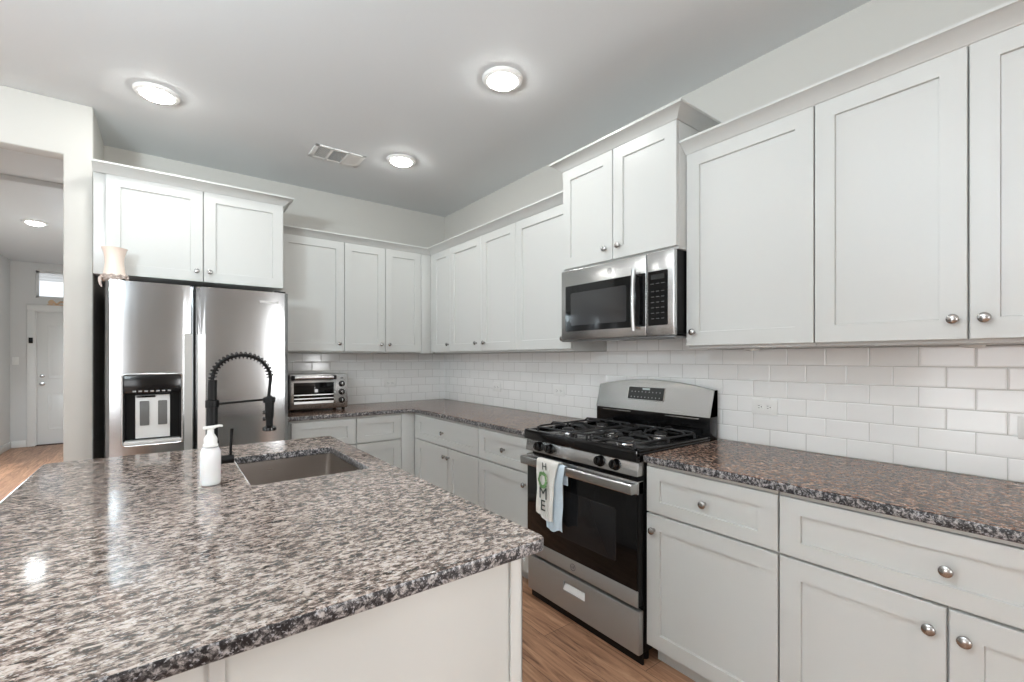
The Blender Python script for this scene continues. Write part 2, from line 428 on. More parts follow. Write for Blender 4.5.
# small things in the hall
g = MB().box(-.035, .035, -.006, 0, -.057, .057, .002).box(-.006, .006, -.011, -.005, -.013, .013, .001)
o = g.obj('light_switch', M['white_plastic']); o.location = (EX+.055, EY, 1.29)
meta(o, 'white toggle light switch on the grey hall wall left of the front door', 'light switch')
s = root('door_sensor', 'small black sensor on the white casing of the front door', 'sensor', (-1.622, EY-.02, 1.555))
MB().box(-.022, .022, -.022, 0, 0, .085, .004).obj('housing', M['black_matte'], s)
MB().lathe([(0, 0), (.008, 0), (.008, .002), (0, .003)], (0, -.022, .06), (0, -1, 0), 16).obj('sensor_lens', M['dark_glass'], s)
# wooden word-shaped ornament over the door
g = MB(); pts = []
for i in range(60):
    t = i/59; pts.append((.30*t, -.012, .045+.03*math.sin(t*17)*(.7+.3*math.cos(t*5))))
g.tube(pts, .012, 8); g.box(-.02, .32, -.024, 0, 0, .012, .003)
for x in (.02, .29): g.lathe([(0, -.01), (.03, -.01), (.032, 0), (.03, .01), (0, .01)], (x, -.012, .04), (0, -1, 0), 16)
o = g.obj('carved_ornament', M['wood_decor']); o.location = (-1.43, EY-.002, 2.142)
meta(o, 'small pale wooden ornament standing on the casing above the front door', 'ornament')

# ceiling lights
def downlight(x, y, label, group=None, lens='lamp'):
    r = root('recessed_light', label, 'ceiling light', (x, y, H), 0, group)
    MB().lathe([(.070, .0), (.105, 0), (.105, -.004), (.098, -.012), (.080, -.016), (.072, -.012), (.070, 0)], seg=48).obj('trim_ring', M['white_plastic'], r)
    MB().lathe([(.0725, -.011), (.064, -.024), (.045, -.032), (.0, -.036)], seg=32).obj('lens', M[lens], r)
    return r
GL = 'recessed round lights in the ceiling'
downlight(-.04, 3.158, 'lit round recessed ceiling light in front of the tall cabinets over the fridge', GL)
downlight(1.39, 1.915, 'lit round recessed ceiling light largest in view, above the range aisle', GL)
downlight(1.37, 3.145, 'lit round recessed ceiling light near the corner, beside the air vent', GL)
downlight(-1.11, 6.92, 'lit round recessed ceiling light in the hall before the front door', GL, 'hall_lamp')
for x, y in ((-.04, 1.915), (-.04, .68), (-1.6, -1.2), (-3.4, 1.2)):
    downlight(x, y, 'lit round recessed ceiling light outside the picture, behind or above the camera', GL)
# vent
v = root('air_vent', 'white rectangular air vent with three louvre panels in the ceiling', 'air vent', (.972, 3.352, H))
g = MB()
L_, S_ = .170, .110
for x0, x1, y0, y1 in ((-L_, L_, -S_, -S_+.022), (-L_, L_, S_-.022, S_), (-L_, -L_+.028, -S_, S_), (L_-.028, L_, -S_, S_), (-.062, -.045, -S_, S_), (.045, .062, -S_, S_)):
    g.box(x0, x1, y0, y1, -.009, -.0005, .002)
g.obj('frame', M['white_plastic'], v)
MB().box(-L_+.02, L_-.02, -S_+.02, S_-.02, -.0025, -.0005).obj('dark_opening', mat('vent_dark', rgb(96, 95, 92), .8), v)
for k, (x0, x1) in enumerate(((-.142, -.062), (-.045, .045), (.062, .142))):
    n = 9
    g = MB()
    if k != 1:
        for i in range(n):
            x = x0+(i+.5)*(x1-x0)/n; dx = (-.001 if k == 0 else -.006)
            g.prism([(x-dx, -.009), (x-dx+.0015, -.009), (x+dx+.0015, -.001), (x+dx, -.001)], -S_+.022, S_-.022, 'y')
    else:
        for i in range(14):
            y = -S_+.022+(i+.5)*(2*S_-.044)/14
            g.prism([(y-.004, -.009), (y-.0025, -.009), (y+.005, -.001), (y+.0035, -.001)], x0, x1, 'x')
    g.obj('louvre_panel', M['white_plastic'], v)

# ------------------------------------------------------------------ cabinets
def knob(parent, x, z, y):
    MB().lathe([(0, 0), (.008, 0), (.007, .004), (.0055, .010), (.0065, .014), (.0135, .0165), (.0155, .0205), (.0145, .0245), (.010, .0275), (0, .029)], (x, y, z), (0, -1, 0), 24).obj('knob', M['nickel'], parent)
CROWN = [(0, 0), (.005, .002), (.008, .008), (.046, .040), (.056, .043), (.056, .053), (0, .053)]
def crown(parent, x0, x1, d, z, left, right, h=1.0):
    b = MB(); rows = []
    for o, u in CROWN:
        u *= h
        row = []
        if left == 'ret': row += [(x0-o, -.002, z+u), (x0-o, -d-o, z+u)]
        elif left == 'inner': row += [(x0+o, -d-o, z+u)]
        else: row += [(x0, -d-o, z+u)]
        if right == 'ret': row += [(x1+o, -d-o, z+u), (x1+o, -.002, z+u)]
        elif right == 'inner': row += [(x1-o, -d-o, z+u)]
        else: row += [(x1, -d-o, z+u)]
        rows.append(row)
    n = len(rows[0]); vs = [p for r in rows for p in r]; fs = []
    m = len(rows)
    for k in range(m):
        k2 = (k+1) % m
        for i in range(n-1): fs.append((k*n+i, k*n+i+1, k2*n+i+1, k2*n+i))
    fs.append([k*n for k in range(m)]); fs.append([k*n+n-1 for k in range(m)])
    b.faces(vs, fs).obj('crown_molding', M['cab'], parent, 30)
def upper(label, loc, rz, w_, z0, z1, depth, doors, cl='flat', cr='flat', group='white upper cabinets', fill=(), bx0=0, bx1=0, railz=.064, lb=None):
    """doors: (x0, x1, knob_x or None); front of doors at -depth"""
    r = root('upper_cabinet', label, 'cabinet', loc, rz, group)
    e = .0008; t = .02
    g = MB(); g.box(e-bx0, w_-e+bx1, -(depth-t)+.001, -.002, z0-(.012 if lb is None else lb), z1, .0015)
    for a_, b_ in fill: g.box(a_, b_, -depth+.003, -depth+t, z0-.012, z1, .001)
    g.obj('cabinet_box', M['cab'], r)
    for x0, x1, kx in doors:
        dd = MB().shaker(x0+.0022, x1-.0022, z0, z1-.004, -depth, t-.001, rl=railz).obj('door', M['cab'], r, 20)
        if kx is not None: knob(dd, kx, z0+.063, -depth)
    crown(r, -bx0 if bx0 else 0, w_+bx1, depth, z1-.006, cl, cr, 1.0)
    return r
RX = -PI/2
Z0, Z1, UD = 1.385, 2.287, .325
# right of the range (local x runs towards the camera)
upper('single-door white upper cabinet just right of the microwave', (XR, 1.217, 0), RX, .533, Z0, Z1, UD, [(0, .533, .041)])
upper('two-door white upper cabinet at the right edge, above the tiled wall', (XR, .684, 0), RX, .834, Z0, Z1, UD, [(0, .416, .383), (.416, .834, .452)])
# over the microwave
upper('raised two-door white cabinet directly above the microwave', (XR, 1.98, 0), RX, .762, 1.850, 2.436, .398, [(0, .381, .335), (.381, .762, .427)], 'ret', 'ret')
# left of the range to the corner
upper('single-door white upper cabinet just left of the microwave', (XR, 2.531, 0), RX, .550, Z0, Z1, UD, [(0, .550, .487)])
upper('two-door white upper cabinet on the range wall between corner and single door', (XR, 3.46, 0), RX, .929, Z0, Z1, UD, [(0, .487, .425), (.487, .929, .539)])
ycor = YB-UD
upper('narrow one-door white corner cabinet on the range wall side', (XR, ycor, 0), RX, ycor-3.46, Z0, Z1, UD, [(ycor-3.774, ycor-3.46, .338)], 'inner', 'flat', fill=((-.003, ycor-3.776),))
# back wall
upper('single-door white upper cabinet above the toaster oven', (.66, YB, 0), 0, .507, Z0, Z1, UD, [(.02, .507, .465)])
upper('two-door white upper cabinet on the back wall right of the toaster oven', (1.167, YB, 0), 0, XR-UD-1.167, Z0, Z1, UD, [(0, .351, .31), (.351, .69, .382)], 'flat', 'inner', fill=((.692, XR-UD-1.167+.003),))
# over the fridge
fz0, fz1, fd = 1.812, 2.392, .66
upper('deep two-door white cabinet over the fridge', (-.283, YB, 0), 0, .936, fz0, fz1, fd, [(.004, .470, .436), (.470, .932, .504)], 'flat', 'ret', bx0=.05, lb=0)

def base(label, loc, rz, w_, drawers, doors, depth=.61, fill=(), sl=0, sr=0):
    r = root('base_cabinet', label, 'cabinet', loc, rz, 'white base cabinets')
    e = .0008
    g = MB(); g.box(e-sl, w_-e+sr, -depth, -.012, .098, .880, .0015)
    for a_, b_ in fill: g.box(a_, b_, -depth-.017, -depth, .098, .880, .001)
    g.obj('cabinet_box', M['cab'], r)
    MB().box(e-sl+.002, w_-e+sr-.002, -depth-.015, -depth-.0005, .868, .8800, .001).obj('top_rail', M['cab'], r)
    MB().box(e-sl, w_-e+sr, -depth+.065, -.02, .001, .0975).obj('toe_kick', M['cab'], r)
    for x0, x1, kx in drawers:
        dd = MB().shaker(x0+.003, x1-.003, .672, .865, -depth-.02, .0195, rl=.052).obj('drawer', M['cab'], r, 20)
        if kx is not None: knob(dd, kx, .768, -depth-.02)
    for x0, x1, kx in doors:
        dd = MB().shaker(x0+.003, x1-.003, .100, .664, -depth-.02, .0195).obj('door', M['cab'], r, 20)
        if kx is not None: knob(dd, kx, .600, -depth-.02)
    return r
base('white base cabinet with drawer and door right of the range', (XR, 1.216, 0), RX, .533, [(0, .533, .268)], [(0, .533, .040)])
base('wide white base cabinet with one drawer over two doors at the right edge', (XR, .683, 0), RX, .834, [(0, .834, .417)], [(0, .418, .383), (.418, .834, .452)])
base('white base cabinet with drawer and door left of the range', (XR, 2.541, 0), RX, .560, [(0, .560, .292)], [(0, .560, .497)])
base('white base cabinet with a wide drawer over two doors near the corner', (XR, 3.495, 0), RX, .954, [(.012, .954, .471)], [(.012, .545, .44+.062), (.545, .954, .565+.0)], fill=((-.023, .013),))
base('white base cabinet under the toaster oven', (.69, YB, 0), 0, .474, [(.012, .474, None)], [(.012, .474, None)])
base('white base cabinet on the back wall beside the inside corner', (1.164, YB, 0), 0, XR-.61-1.164-.001, [(0, .368, None)], [(0, .368, None)], fill=((.370, XR-.63-1.164+.002),))

# ------------------------------------------------------------------ worktops
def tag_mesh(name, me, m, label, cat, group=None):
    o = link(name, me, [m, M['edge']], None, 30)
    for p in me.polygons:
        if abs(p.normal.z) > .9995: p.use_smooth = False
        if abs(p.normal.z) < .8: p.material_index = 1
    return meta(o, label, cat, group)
CF = .648
e = .0095
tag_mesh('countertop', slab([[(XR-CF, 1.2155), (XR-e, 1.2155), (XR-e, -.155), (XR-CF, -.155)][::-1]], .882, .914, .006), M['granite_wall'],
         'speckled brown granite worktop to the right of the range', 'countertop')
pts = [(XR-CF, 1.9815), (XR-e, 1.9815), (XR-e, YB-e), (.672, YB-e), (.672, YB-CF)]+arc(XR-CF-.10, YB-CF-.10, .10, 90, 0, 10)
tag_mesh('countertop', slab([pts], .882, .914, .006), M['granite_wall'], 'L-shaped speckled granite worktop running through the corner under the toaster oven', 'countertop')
# island
IX0, IX1, IY0, IY1 = -.385, .703, .790, 2.535
SK = rrect(.222, .612, 1.69, 2.215, .022, 5)
def chip(x0, x1, y0, y1):
    p = []
    p += arc(x1-.024, y0+.024, .024, -90, 0, 6)+arc(x1-.02, y1-.02, .02, 0, 90, 5)+arc(x0+.03, y1-.03, .03, 90, 180, 5)+arc(x0+.03, y0+.03, .03, 180, 270, 6)
    return p
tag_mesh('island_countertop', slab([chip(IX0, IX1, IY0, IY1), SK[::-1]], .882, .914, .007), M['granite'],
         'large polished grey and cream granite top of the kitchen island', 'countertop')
ib = root('kitchen_island', 'white panelled kitchen island base under the granite top', 'island', (0, 0, 0))
bx0, bx1, by0, by1 = -.10, .636, .812, 2.50
g = MB()
g.box(bx0, bx1, by0, by0+.018, .001, .8815, .001); g.box(bx0, bx1, by1-.018, by1, .10, .8815)
g.box(bx0, bx0+.018, by0, by1, .001, .8815); g.box(bx1-.018, bx1, by0, by1, .10, .8815); g.box(bx0, bx1-.07, by0, by1, .001, .10)
g.obj('cabinet_box', M['cab'], ib)
g = MB(); g.box(.608, .6405, .806, .8118, .001, .881, .001); g.box(.6365, .6405, .806, .86, .001, .881, .001)
g.obj('corner_trim', M['cab'], ib)
MB().box(.050, .070, .802, .8118, .001, .881, .001).obj('seam_batten', mat('batten_paint', rgb(184, 183, 180), .4), ib)
for k in range(4):
    y0 = .87+k*.408
    g = MB().shaker(y0, y0+.402, .105, .865, 0, .019)
    o = g.obj('door', M['cab'], ib, 20); o.data.transform(Matrix.Translation((bx1+.02, 0, 0)) @ Matrix.Rotation(PI/2, 4, 'Z'))
# sink
s = root('sink', 'undermount stainless steel sink set into the island granite', 'sink', (.417, 1.9525, .88))
def bowl():
    b = bmesh.new(); rings = []
    for dz, ins, r in ((0, -.012, .03), (0, 0, .024), (-.02, .001, .024), (-.17, .008, .03), (-.195, .02, .03), (-.205, .045, .03)):
        p = rrect(-.197+ins, .197-ins, -.2645+ins, .2645-ins, r, 5); rings.append([b.verts.new((x, y, dz)) for x, y in p])
    for a, c in zip(rings, rings[1:]):
        for i in range(len(a)):
            j = (i+1) % len(a); b.faces.new((a[i], a[j], c[j], c[i]))
    b.faces.new(rings[-1]); bmesh.ops.recalc_face_normals(b, faces=b.faces)
    for f in b.faces: f.normal_flip()
    bmesh.ops.solidify(b, geom=b.faces[:], thickness=-.0015)
    g = MB(); g._merge(b); return g
bowl().obj('bowl', M['sink_steel'], s)
MB().lathe([(0, -.2035), (.02, -.2035), (.03, -.2025), (.043, -.2005), (.044, -.2045), (0, -.206)], (0, 0, 0)).obj('drain', M['chrome'], s)

# ------------------------------------------------------------------ faucet
fx, fy = .131, 1.95
f = root('faucet', 'black spring pull-down faucet at the island sink', 'faucet', (fx, fy, .9145))
MB().lathe([(0, 0), (.029, 0), (.029, .006), (.024, .010), (.021, .012), (.021, .115), (.0175, .12), (.0175, .235), (.0215, .237), (.0215, .262), (.0155, .264), (0, .264)]).obj('body', M['black_matte'], f)
# neck: smooth sleeve, then spring arc
arcp = []
R_ = .086; top = .338
for i in range(41):
    a = PI-PI*i/40; arcp.append(Vector((.0875+.0875*math.cos(a)+.012*i/40, 0, top+R_*math.sin(a)*1.0)))
pre = [Vector((0, 0, .262+.076*i/6)) for i in range(6)]
post = [arcp[-1]+Vector((.0-.006*i/4, 0, -.018*i)) for i in range(1, 5)]
MB().tube(pre+arcp+post, [.0105]*6+[.0062]*41+[.0058]*4, 12).obj('hose', M['black_matte'], f)
MB().tube([(0, 0, .262), (0, 0, .30), (.001, 0, .335)], .0145, 14).obj('sleeve', M['black_matte'], f)
turns = 21; hp = []
N = turns*14
for i in range(N+1):
    t = i/N*39.999; k = int(t); p = arcp[k].lerp(arcp[k+1], t-k); dd = (arcp[min(k+1, 40)]-arcp[max(k-1, 0)]).normalized()
    n1 = Vector((0, 1, 0)); n2 = dd.cross(n1); a = 2*PI*turns*i/N
    hp.append(p+(n1*math.cos(a)+n2*math.sin(a))*.0118)
MB().tube(hp, .0021, 6).obj('spring', M['black_matte'], f)
MB().tube([(.018, 0, .248), (.175, 0, .256)], .0042, 10).obj('support_arm', M['black_matte'], f)
hx = .183
MB().lathe([(0, .150), (.0125, .150), (.0125, .18), (.0150, .19), (.0160, .24), (.0150, .262), (.010, .268), (.008, .27), (0, .27)][::-1], (hx, 0, 0)).obj('spray_head', M['black_matte'], f)
MB().lathe([(0, .136), (.022, .136), (.025, .139), (.0245, .148), (.014, .155), (0, .155)], (hx, 0, 0)).obj('spray_nozzle', M['black'], f)
MB().lathe([(.0195, .243), (.0215, .245), (.0215, .262), (.0195, .264)], (hx-.001, 0, 0)).tube([(.162, 0, .252), (.17, 0, .254)], .006).obj('arm_ring', M['black_matte'], f)
for z_ in (.175, .20): MB().box(hx-.023, hx-.013, -.006, .006, z_, z_+.014, .002).obj('spray_button', M['black'], f)
MB().cyl((.018, 0, .045), (.066, 0, .045), .0155, 20).cyl((.024, 0, .045), (.03, 0, .045), .017).obj('valve', M['black_matte'], f)
MB().tube([(.056, 0, .055), (.057, 0, .10), (.060, 0, .155)], [.0048, .0045, .0055], 10).obj('lever', M['black_matte'], f)

# soap dispenser
s = root('soap_dispenser', 'white pump soap dispenser bottle on the island beside the faucet', 'soap dispenser', (.115, 1.782, .9148), .35)
MB().lathe([(0, 0), (.026, 0), (.029, .003), (.030, .01), (.030, .095), (.029, .108), (.024, .12), (.020, .124), (0, .124)], sx=1, sy=.8).obj('bottle', mat('white_bottle', rgb(236, 236, 236), .25, Subsurface_Weight=.1), s)
MB().lathe([(0, .122), (.021, .122), (.0215, .126), (.0215, .131), (.019, .134), (.019, .150), (.015, .158), (.010, .166), (.0095, .182), (0, .183)]).obj('collar', M['white_plastic'], s)
MB().lathe([(.0205, .1215), (.0222, .1215), (.0222, .1245), (.0205, .1245)], seg=28).obj('collar_ring', M['print_grey'], s)
MB().box(-.021, .014, -.008, .008, .181, .191, .0035).tube([(.01, 0, .187), (.028, 0, .1885), (.036, 0, .187)], [.005, .004, .0035], 10).obj('pump_head', M['white_plastic'], s)

# ------------------------------------------------------------------ range
def emblem(name, parent, x, y, z, r, m):
    g = MB(); g.tube([(x+r*math.cos(2*PI*i/40), y, z+r*math.sin(2*PI*i/40)) for i in range(40)], r*.085, 6, True)
    e_ = g.obj(name, m, parent)
    text('lettering', 'GE', r*1.05, (x, y, z), m, e_, ext=.0005)
    return e_
R = root('gas_range', 'stainless steel freestanding gas range with black oven glass', 'range', (XR, 1.98, 0), RX)
g = MB(); g.box(.005, .757, -.632, -.03, .055, .905, .002)
g.obj('body', M['black_matte'], R)
MB().box(.008, .754, -.640, -.630, .003, .051).obj('base_shade_strip', M['black_matte'], R)  # black strip standing in for the shade under the drawer
for x in (.04, .72):
    for y in (-.58, -.08): MB().cyl((x, y, .001), (x, y, .056), .018).obj('foot', M['black_matte'], R)
# cooktop: rim with sunken deck
g = MB(); g.box(.001, .761, -.690, -.105, .906, .922, .004)
for a in ((.001, .761, -.690, -.660), (.001, .761, -.135, -.105), (.001, .030, -.690, -.105), (.732, .761, -.690, -.105)): g.box(a[0], a[1], a[2], a[3], .9205, .936, .005)
g.box(.001, .761, -.692, -.665, .885, .934, .005)
g.obj('cooktop', M['black'], R)
BP = [(.185, -.53), (.185, -.255), (.577, -.53), (.577, -.255), (.381, -.39)]
for i, (x, y) in enumerate(BP):
    k = 1.15 if i in (2,) else 1
    b_ = MB().lathe([(0, .9225), (.048*k, .9225), (.046*k, .929), (.034*k, .932), (.030*k, .938), (0, .938)], (x, y, 0)).obj('burner', M['nickel'], R)
    MB().lathe([(0, .9385), (.031*k, .9385), (.033*k, .941), (.032*k, .946), (.026*k, .949), (0, .9495)], (x, y, 0)).obj('burner_cap', M['iron'], b_)
def grate(x0, x1, y0, y1, centres):
    g = MB(); r = .0048; zt = .962; zl = .952
    xm = (x0+x1)/2
    c = .03
    loop = [(x0+c, y0), (x1-c, y0), (x1, y0+c), (x1, y1-c), (x1-c, y1), (x0+c, y1), (x0, y1-c), (x0, y0+c)]
    g.tube([(a, b, zl) for a, b in loop], r, 8, True)
    g.tube([(x0, (y0+y1)/2, zl), (x1, (y0+y1)/2, zl)], r, 8)
    for cx, cy in centres:
        ya, yb = (y0, (y0+y1)/2) if cy < (y0+y1)/2 else ((y0+y1)/2, y1)
        for px, py in ((x0, cy), (x1, cy), (cx, ya), (cx, yb)):
            dx, dy = cx-px, cy-py; L = math.hypot(dx, dy); ux, uy = dx/L, dy/L
            g.tube([(px, py, zl), (px+ux*.02, py+uy*.02, zt+.006), (px+ux*(L-.045), py+uy*(L-.045), zt+.008), (px+ux*(L-.022), py+uy*(L-.022), zt-.002)], [.0055, .0052, .005, .0045], 8)
    for a, b in ((x0+.01, y0+.01), (x1-.01, y0+.01), (x0+.01, y1-.01), (x1-.01, y1-.01), (x0, (y0+y1)/2), (x1, (y0+y1)/2)):
        g.cyl((a, b, .924), (a, b, zl), .006, 8)
    return g
grate(.045, .325, -.645, -.15, [BP[0], BP[1]]).obj('grate', M['iron'], R)
grate(.437, .717, -.645, -.15, [BP[2], BP[3]]).obj('grate', M['iron'], R)
g = MB()
for x in (.345, .417):
    g.tube([(x, -.63, .952), (x, -.16, .952)], .0055, 8)
for y in (-.63, -.16, -.50, -.28): g.tube([(.345, y, .952), (.417, y, .952)], .0055, 8)
for x in (.345, .417):
    for y in (-.63, -.16): g.cyl((x, y, .924), (x, y, .952), .006, 8)
g.obj('grate', M['iron'], R)
# control panel
cp = MB().prism([(-.634, .822), (-.684, .822), (-.670, .884), (-.634, .884)], .004, .758, 'x', .002).obj('control_panel', M['steel'], R)
for x in (.117, .205, .549, .640):
    g = MB().lathe([(0, -.002), (.026, -.002), (.026, .004), (.0235, .006), (.021, .026), (.018, .030), (0, .031)], (x, -.678, .853), (0, -1, .22), 28)
    kn = g.obj('range_knob', M['black'], R)
    MB().box(x-.004, x+.004, -.7135, -.704, .846, .874, .002).obj('pointer_ridge', M['black'], kn)
# oven door
dg = MB().box(.006, .756, -.672, -.634, .262, .800, .004).obj('oven_door', M['black_matte'], R)
MB().box(.012, .750, -.6755, -.671, .330, .742, .001).obj('oven_glass', M['dark_glass'], dg)
MB().box(.205, .635, -.6760, -.6755, .425, .655).obj('inner_window', mat('inner_window_glass', rgb(30, 30, 31), .08, 0, Specular_IOR_Level=.35), dg)
w2 = MB()
for a in ((.20, .64, .42, .425), (.20, .64, .655, .66), (.20, .205, .42, .66), (.635, .64, .42, .66)): w2.box(a[0], a[1], -.6762, -.6755, a[2], a[3])
w2.obj('glass_border', mat('window_outline', rgb(34, 34, 34), .2), dg)
st = MB().box(.006, .756, -.6785, -.670, .262, .331, .002).obj('steel_strip', M['dull_steel'], dg)
emblem('emblem', st, .37, -.679, .297, .016, M['emblem'])
tp = MB().box(.006, .756, -.678, -.634, .743, .801, .003)
tpo = tp.obj('door_top_trim', M['steel'], dg)
g = MB()
for a, b in ((.16, .235), (.25, .43), (.445, .60)): g.box(a, b, -.670, -.664, .8005, .8022); g.box(a, b, -.656, -.650, .8005, .8022)
g.obj('vent_slots', M['black'], dg)
g = MB(); hpth = [(-.712, .748), (-.722, .752), (-.724, .790), (-.716, .796), (-.708, .792), (-.708, .752)]
g.prism(hpth, .006, .756, 'x', .003)
g.box(.006, .040, -.712, -.676, .750, .794, .004); g.box(.722, .756, -.712, -.676, .750, .794, .004)
g.obj('oven_handle', M['steel'], dg)
# bottom drawer
dw = MB().box(.006, .756, -.668, -.634, .052, .240, .006).obj('storage_drawer', M['dull_steel'], R)
cut(dw, MB().box(.29, .44, -.70, -.652, .152, .198))
MB().prism([(-.6525, .154), (-.6675, .154), (-.6675, .160), (-.6550, .184), (-.6525, .184)], .291, .439, 'x').obj('pull_recess', mat('pull_lip', rgb(232, 232, 230), .35), dw)
# back guard
g = MB().prism([(-.03, .905), (-.105, .905), (-.105, 1.03), (-.062, 1.165), (-.03, 1.165)], .004, .758, 'x', .002)
g.obj('backguard_body', M['black'], R)
pts = [(.004+.754*i/24, 1.163+.040*(1-((i-12)/12)**2)) for i in range(25)]
def gy(z): return -.109+(z-1.028)*(.109-.072)/(1.17-1.028)
verts = []; n = len(pts); vs = []; fs = []
for (x, z) in pts: vs += [(x, gy(1.028), 1.028), (x, gy(z), z), (x, gy(z)+.008, z+.003), (x, -.028, z-.002), (x, -.028, 1.028)]
for i in range(n-1):
    for k in range(5): fs.append((5*i+k, 5*i+(k+1) % 5, 5*i+5+(k+1) % 5, 5*i+5+k))
fs.append(tuple(range(5))); fs.append(tuple(5*(n-1)+k for k in range(5)))
bg = MB().faces(vs, fs).obj('backguard_panel', M['steel'], R)
for a_, b_ in ((.06, .27), (.50, .70)): MB().box(a_, b_, -.1085, -.1052, 1.012, 1.019, .001).obj('vent_trim', M['nickel'], R)
tilt = math.atan2(.109-.072, 1.17-1.028)
def onbg(x, z, off=.001): return (x, gy(z)-off, z)
g = MB(); 
dsp = MB().prism(rrect(.236, .482, 1.087, 1.162, .008, 3), -.0015, .0015, 'y').obj('display', M['lcd'], bg)
dsp.data.transform(Matrix.Translation((0, gy(1.1245)-.001, 1.1245)) @ Matrix.Rotation(-tilt, 4, 'X') @ Matrix.Translation((0, 0, -1.1245)))
fr = MB().tube([(a, -.001, b_) for a, b_ in rrect(.236, .482, 1.087, 1.162, .008, 3)], .0022, 6, True).obj('display_frame', M['chrome'], bg)
fr.data.transform(Matrix.Translation((0, gy(1.1245)-.001, 1.1245)) @ Matrix.Rotation(-tilt, 4, 'X') @ Matrix.Translation((0, 0, -1.1245)))
for i in range(9):
    for j in range(2): MB().lathe([(0, 0), (.0045, 0), (0, .0012)], onbg(.262+i*.024, 1.103+j*.030, .0022), (0, -1, .2), 10).obj('key_mark', M['print_grey'], dsp)
MB().box(.335, .385, gy(1.148)-.0032, gy(1.148)-.0022, 1.142, 1.156).obj('clock_window', mat('clock_print', rgb(190, 200, 200), .4), dsp)

# towels over the oven handle
def towel(name, label, x0, x1, zf, zb, off, m, seed, skew=0, tap=1, amp_=1):
    rnd = random.Random(seed); t = root(name, label, 'towel', (XR, 1.98, 0), RX)
    path = []
    zt = .798+off
    yf = -.727-off; ybk = -.7045+off*.3
    nf = 16
    for i in range(nf+1): path.append((yf, zf+(zt-.006-zf)*i/nf, 0))
    path += [(yf+.006, zt+.001, 1), (yf+.012, zt+.002, 1), (ybk-.002, zt-.001, 1)]
    for i in range(6): path.append((ybk, zt-.008-(zt-.008-zb)*i/5, 2))
    nx = 26; vs = []; fs = []
    for j, (y, z, k) in enumerate(path):
        for i in range(nx+1):
            u = i/nx; x = x0+(x1-x0)*u*(1 if k else 1+(tap-1)*min(1, (zt-z)/.12))
            amp = .0055*amp_*max(0, min(1, (zt-z)/.2)) if k == 0 else 0
            w = amp*(math.sin(u*9+seed)+.5*math.sin(u*19+seed*2+z*6))
            zz = z
            if j <= 3 and k == 0: zz = z+(skew*u+.008*math.sin(u*7+seed))*(1-j/4)
            vs.append((x+(.004*math.sin(z*30+seed) if k == 0 else 0)*min(1, (zt-z)/.1), y-abs(w)-amp*.4, zz))
    for j in range(len(path)-1):
        for i in range(nx):
            a = j*(nx+1)+i; fs.append((a, a+1, a+nx+2, a+nx+1))
    b = bmesh.new(); v = [b.verts.new(p) for p in vs]
    for q in fs: b.faces.new([v[i] for i in q])
    bmesh.ops.recalc_face_normals(b, faces=b.faces); bmesh.ops.solidify(b, geom=b.faces[:], thickness=.0016)
    g = MB(); g._merge(b); g.obj('cloth', m, t, 60); return t
towel('dish_towel', 'pale blue dish towel hanging on the oven handle, half behind the white one', .236, .362, .462, .70, .001, M['blue_cotton'], 2.0, .008, .9, .35)
tw = towel('dish_towel', 'white dish towel printed with HOME and a green wreath, on the oven handle', .164, .326, .525, .62, .0095, M['sock_white'], .6, -.022, .80)
ty = -.7515
rz = (PI/2, 0, 0)
text('lettering', 'H', .052, (.230, ty+.008, .775), M['dark_print'], tw, rz, .0006)
text('lettering', 'M', .084, (.230, ty, .640), M['dark_print'], tw, rz, .0006)
text('lettering', 'E', .078, (.230, ty-.001, .578), M['dark_print'], tw, rz, .0006)
g = MB()
for i in range(70):
    a = 2*PI*i/70+random.random()*.2; rr = .023+random.random()*.014
    cx, cz = .230+.9*rr*math.cos(a), .710+1.2*rr*math.sin(a)
    l = .012; b2 = a+1.2*(1 if i % 2 else -1); dx, dz = math.cos(b2)*l, math.sin(b2)*l
    g.faces([(cx-dx, ty-.002, cz-dz), (cx-dz*.35, ty-.0025, cz+dx*.35), (cx+dx, ty-.002, cz+dz), (cx+dz*.35, ty-.0025, cz-dx*.35)], [(0, 1, 2, 3)])
g.tube([(.230+.026*math.cos(2*PI*i/24), ty-.001, .710+.034*math.sin(2*PI*i/24)) for i in range(24)], .0022, 5, True)
g.obj('wreath_print', M['green_print'], tw)

# ------------------------------------------------------------------ microwave
W = root('microwave', 'stainless over-the-range microwave with black window', 'microwave', (XR, 1.98, 0), RX)
mz0, mz1 = 1.434, 1.836
MB().box(.006, .756, -.384, -.004, mz0+.006, mz1, .003).obj('body', M['black_matte'], W)
MB().box(.03, .73, -.37, -.06, mz0, mz0+.006).obj('underside_panel', mat('dark_grey_metal', rgb(70, 70, 70), .4, .6), W)
for x in (.14, .62): MB().box(x-.05, x+.05, -.12, -.08, mz0-.002, mz0).obj('cooktop_lamp_cover', M['white_plastic'], W)
dr = MB().box(.004, .6035, -.412, -.3845, mz0, mz1, .006).obj('microwave_door', M['steel'], W)
MB().prism(rrect(.042, .600, 1.482, 1.744, .006, 3), -.4135, -.411, 'y').obj('window_glass', M['dark_glass'], dr)
MB().prism(rrect(.085, .485, 1.515, 1.70, .01, 3), -.4142, -.4134, 'y').obj('window_screen', mat('window_mesh', rgb(46, 46, 47), .12), dr)
emblem('emblem', dr, .372, -.4125, 1.787, .014, M['emblem'])
g = MB(); g.tube([(.553, -.450+.007*((i-8)/8)**2, 1.462+.30*i/16) for i in range(17)], .0115, 14)
g.cyl((.553, -.41, 1.482), (.553, -.445, 1.482), .010); g.cyl((.553, -.41, 1.742), (.553, -.445, 1.742), .010)
g.obj('door_handle', M['steel'], dr)
cpn = MB().box(.6055, .758, -.412, -.3845, mz0, mz1, .006).obj('control_side', M['steel'], W)
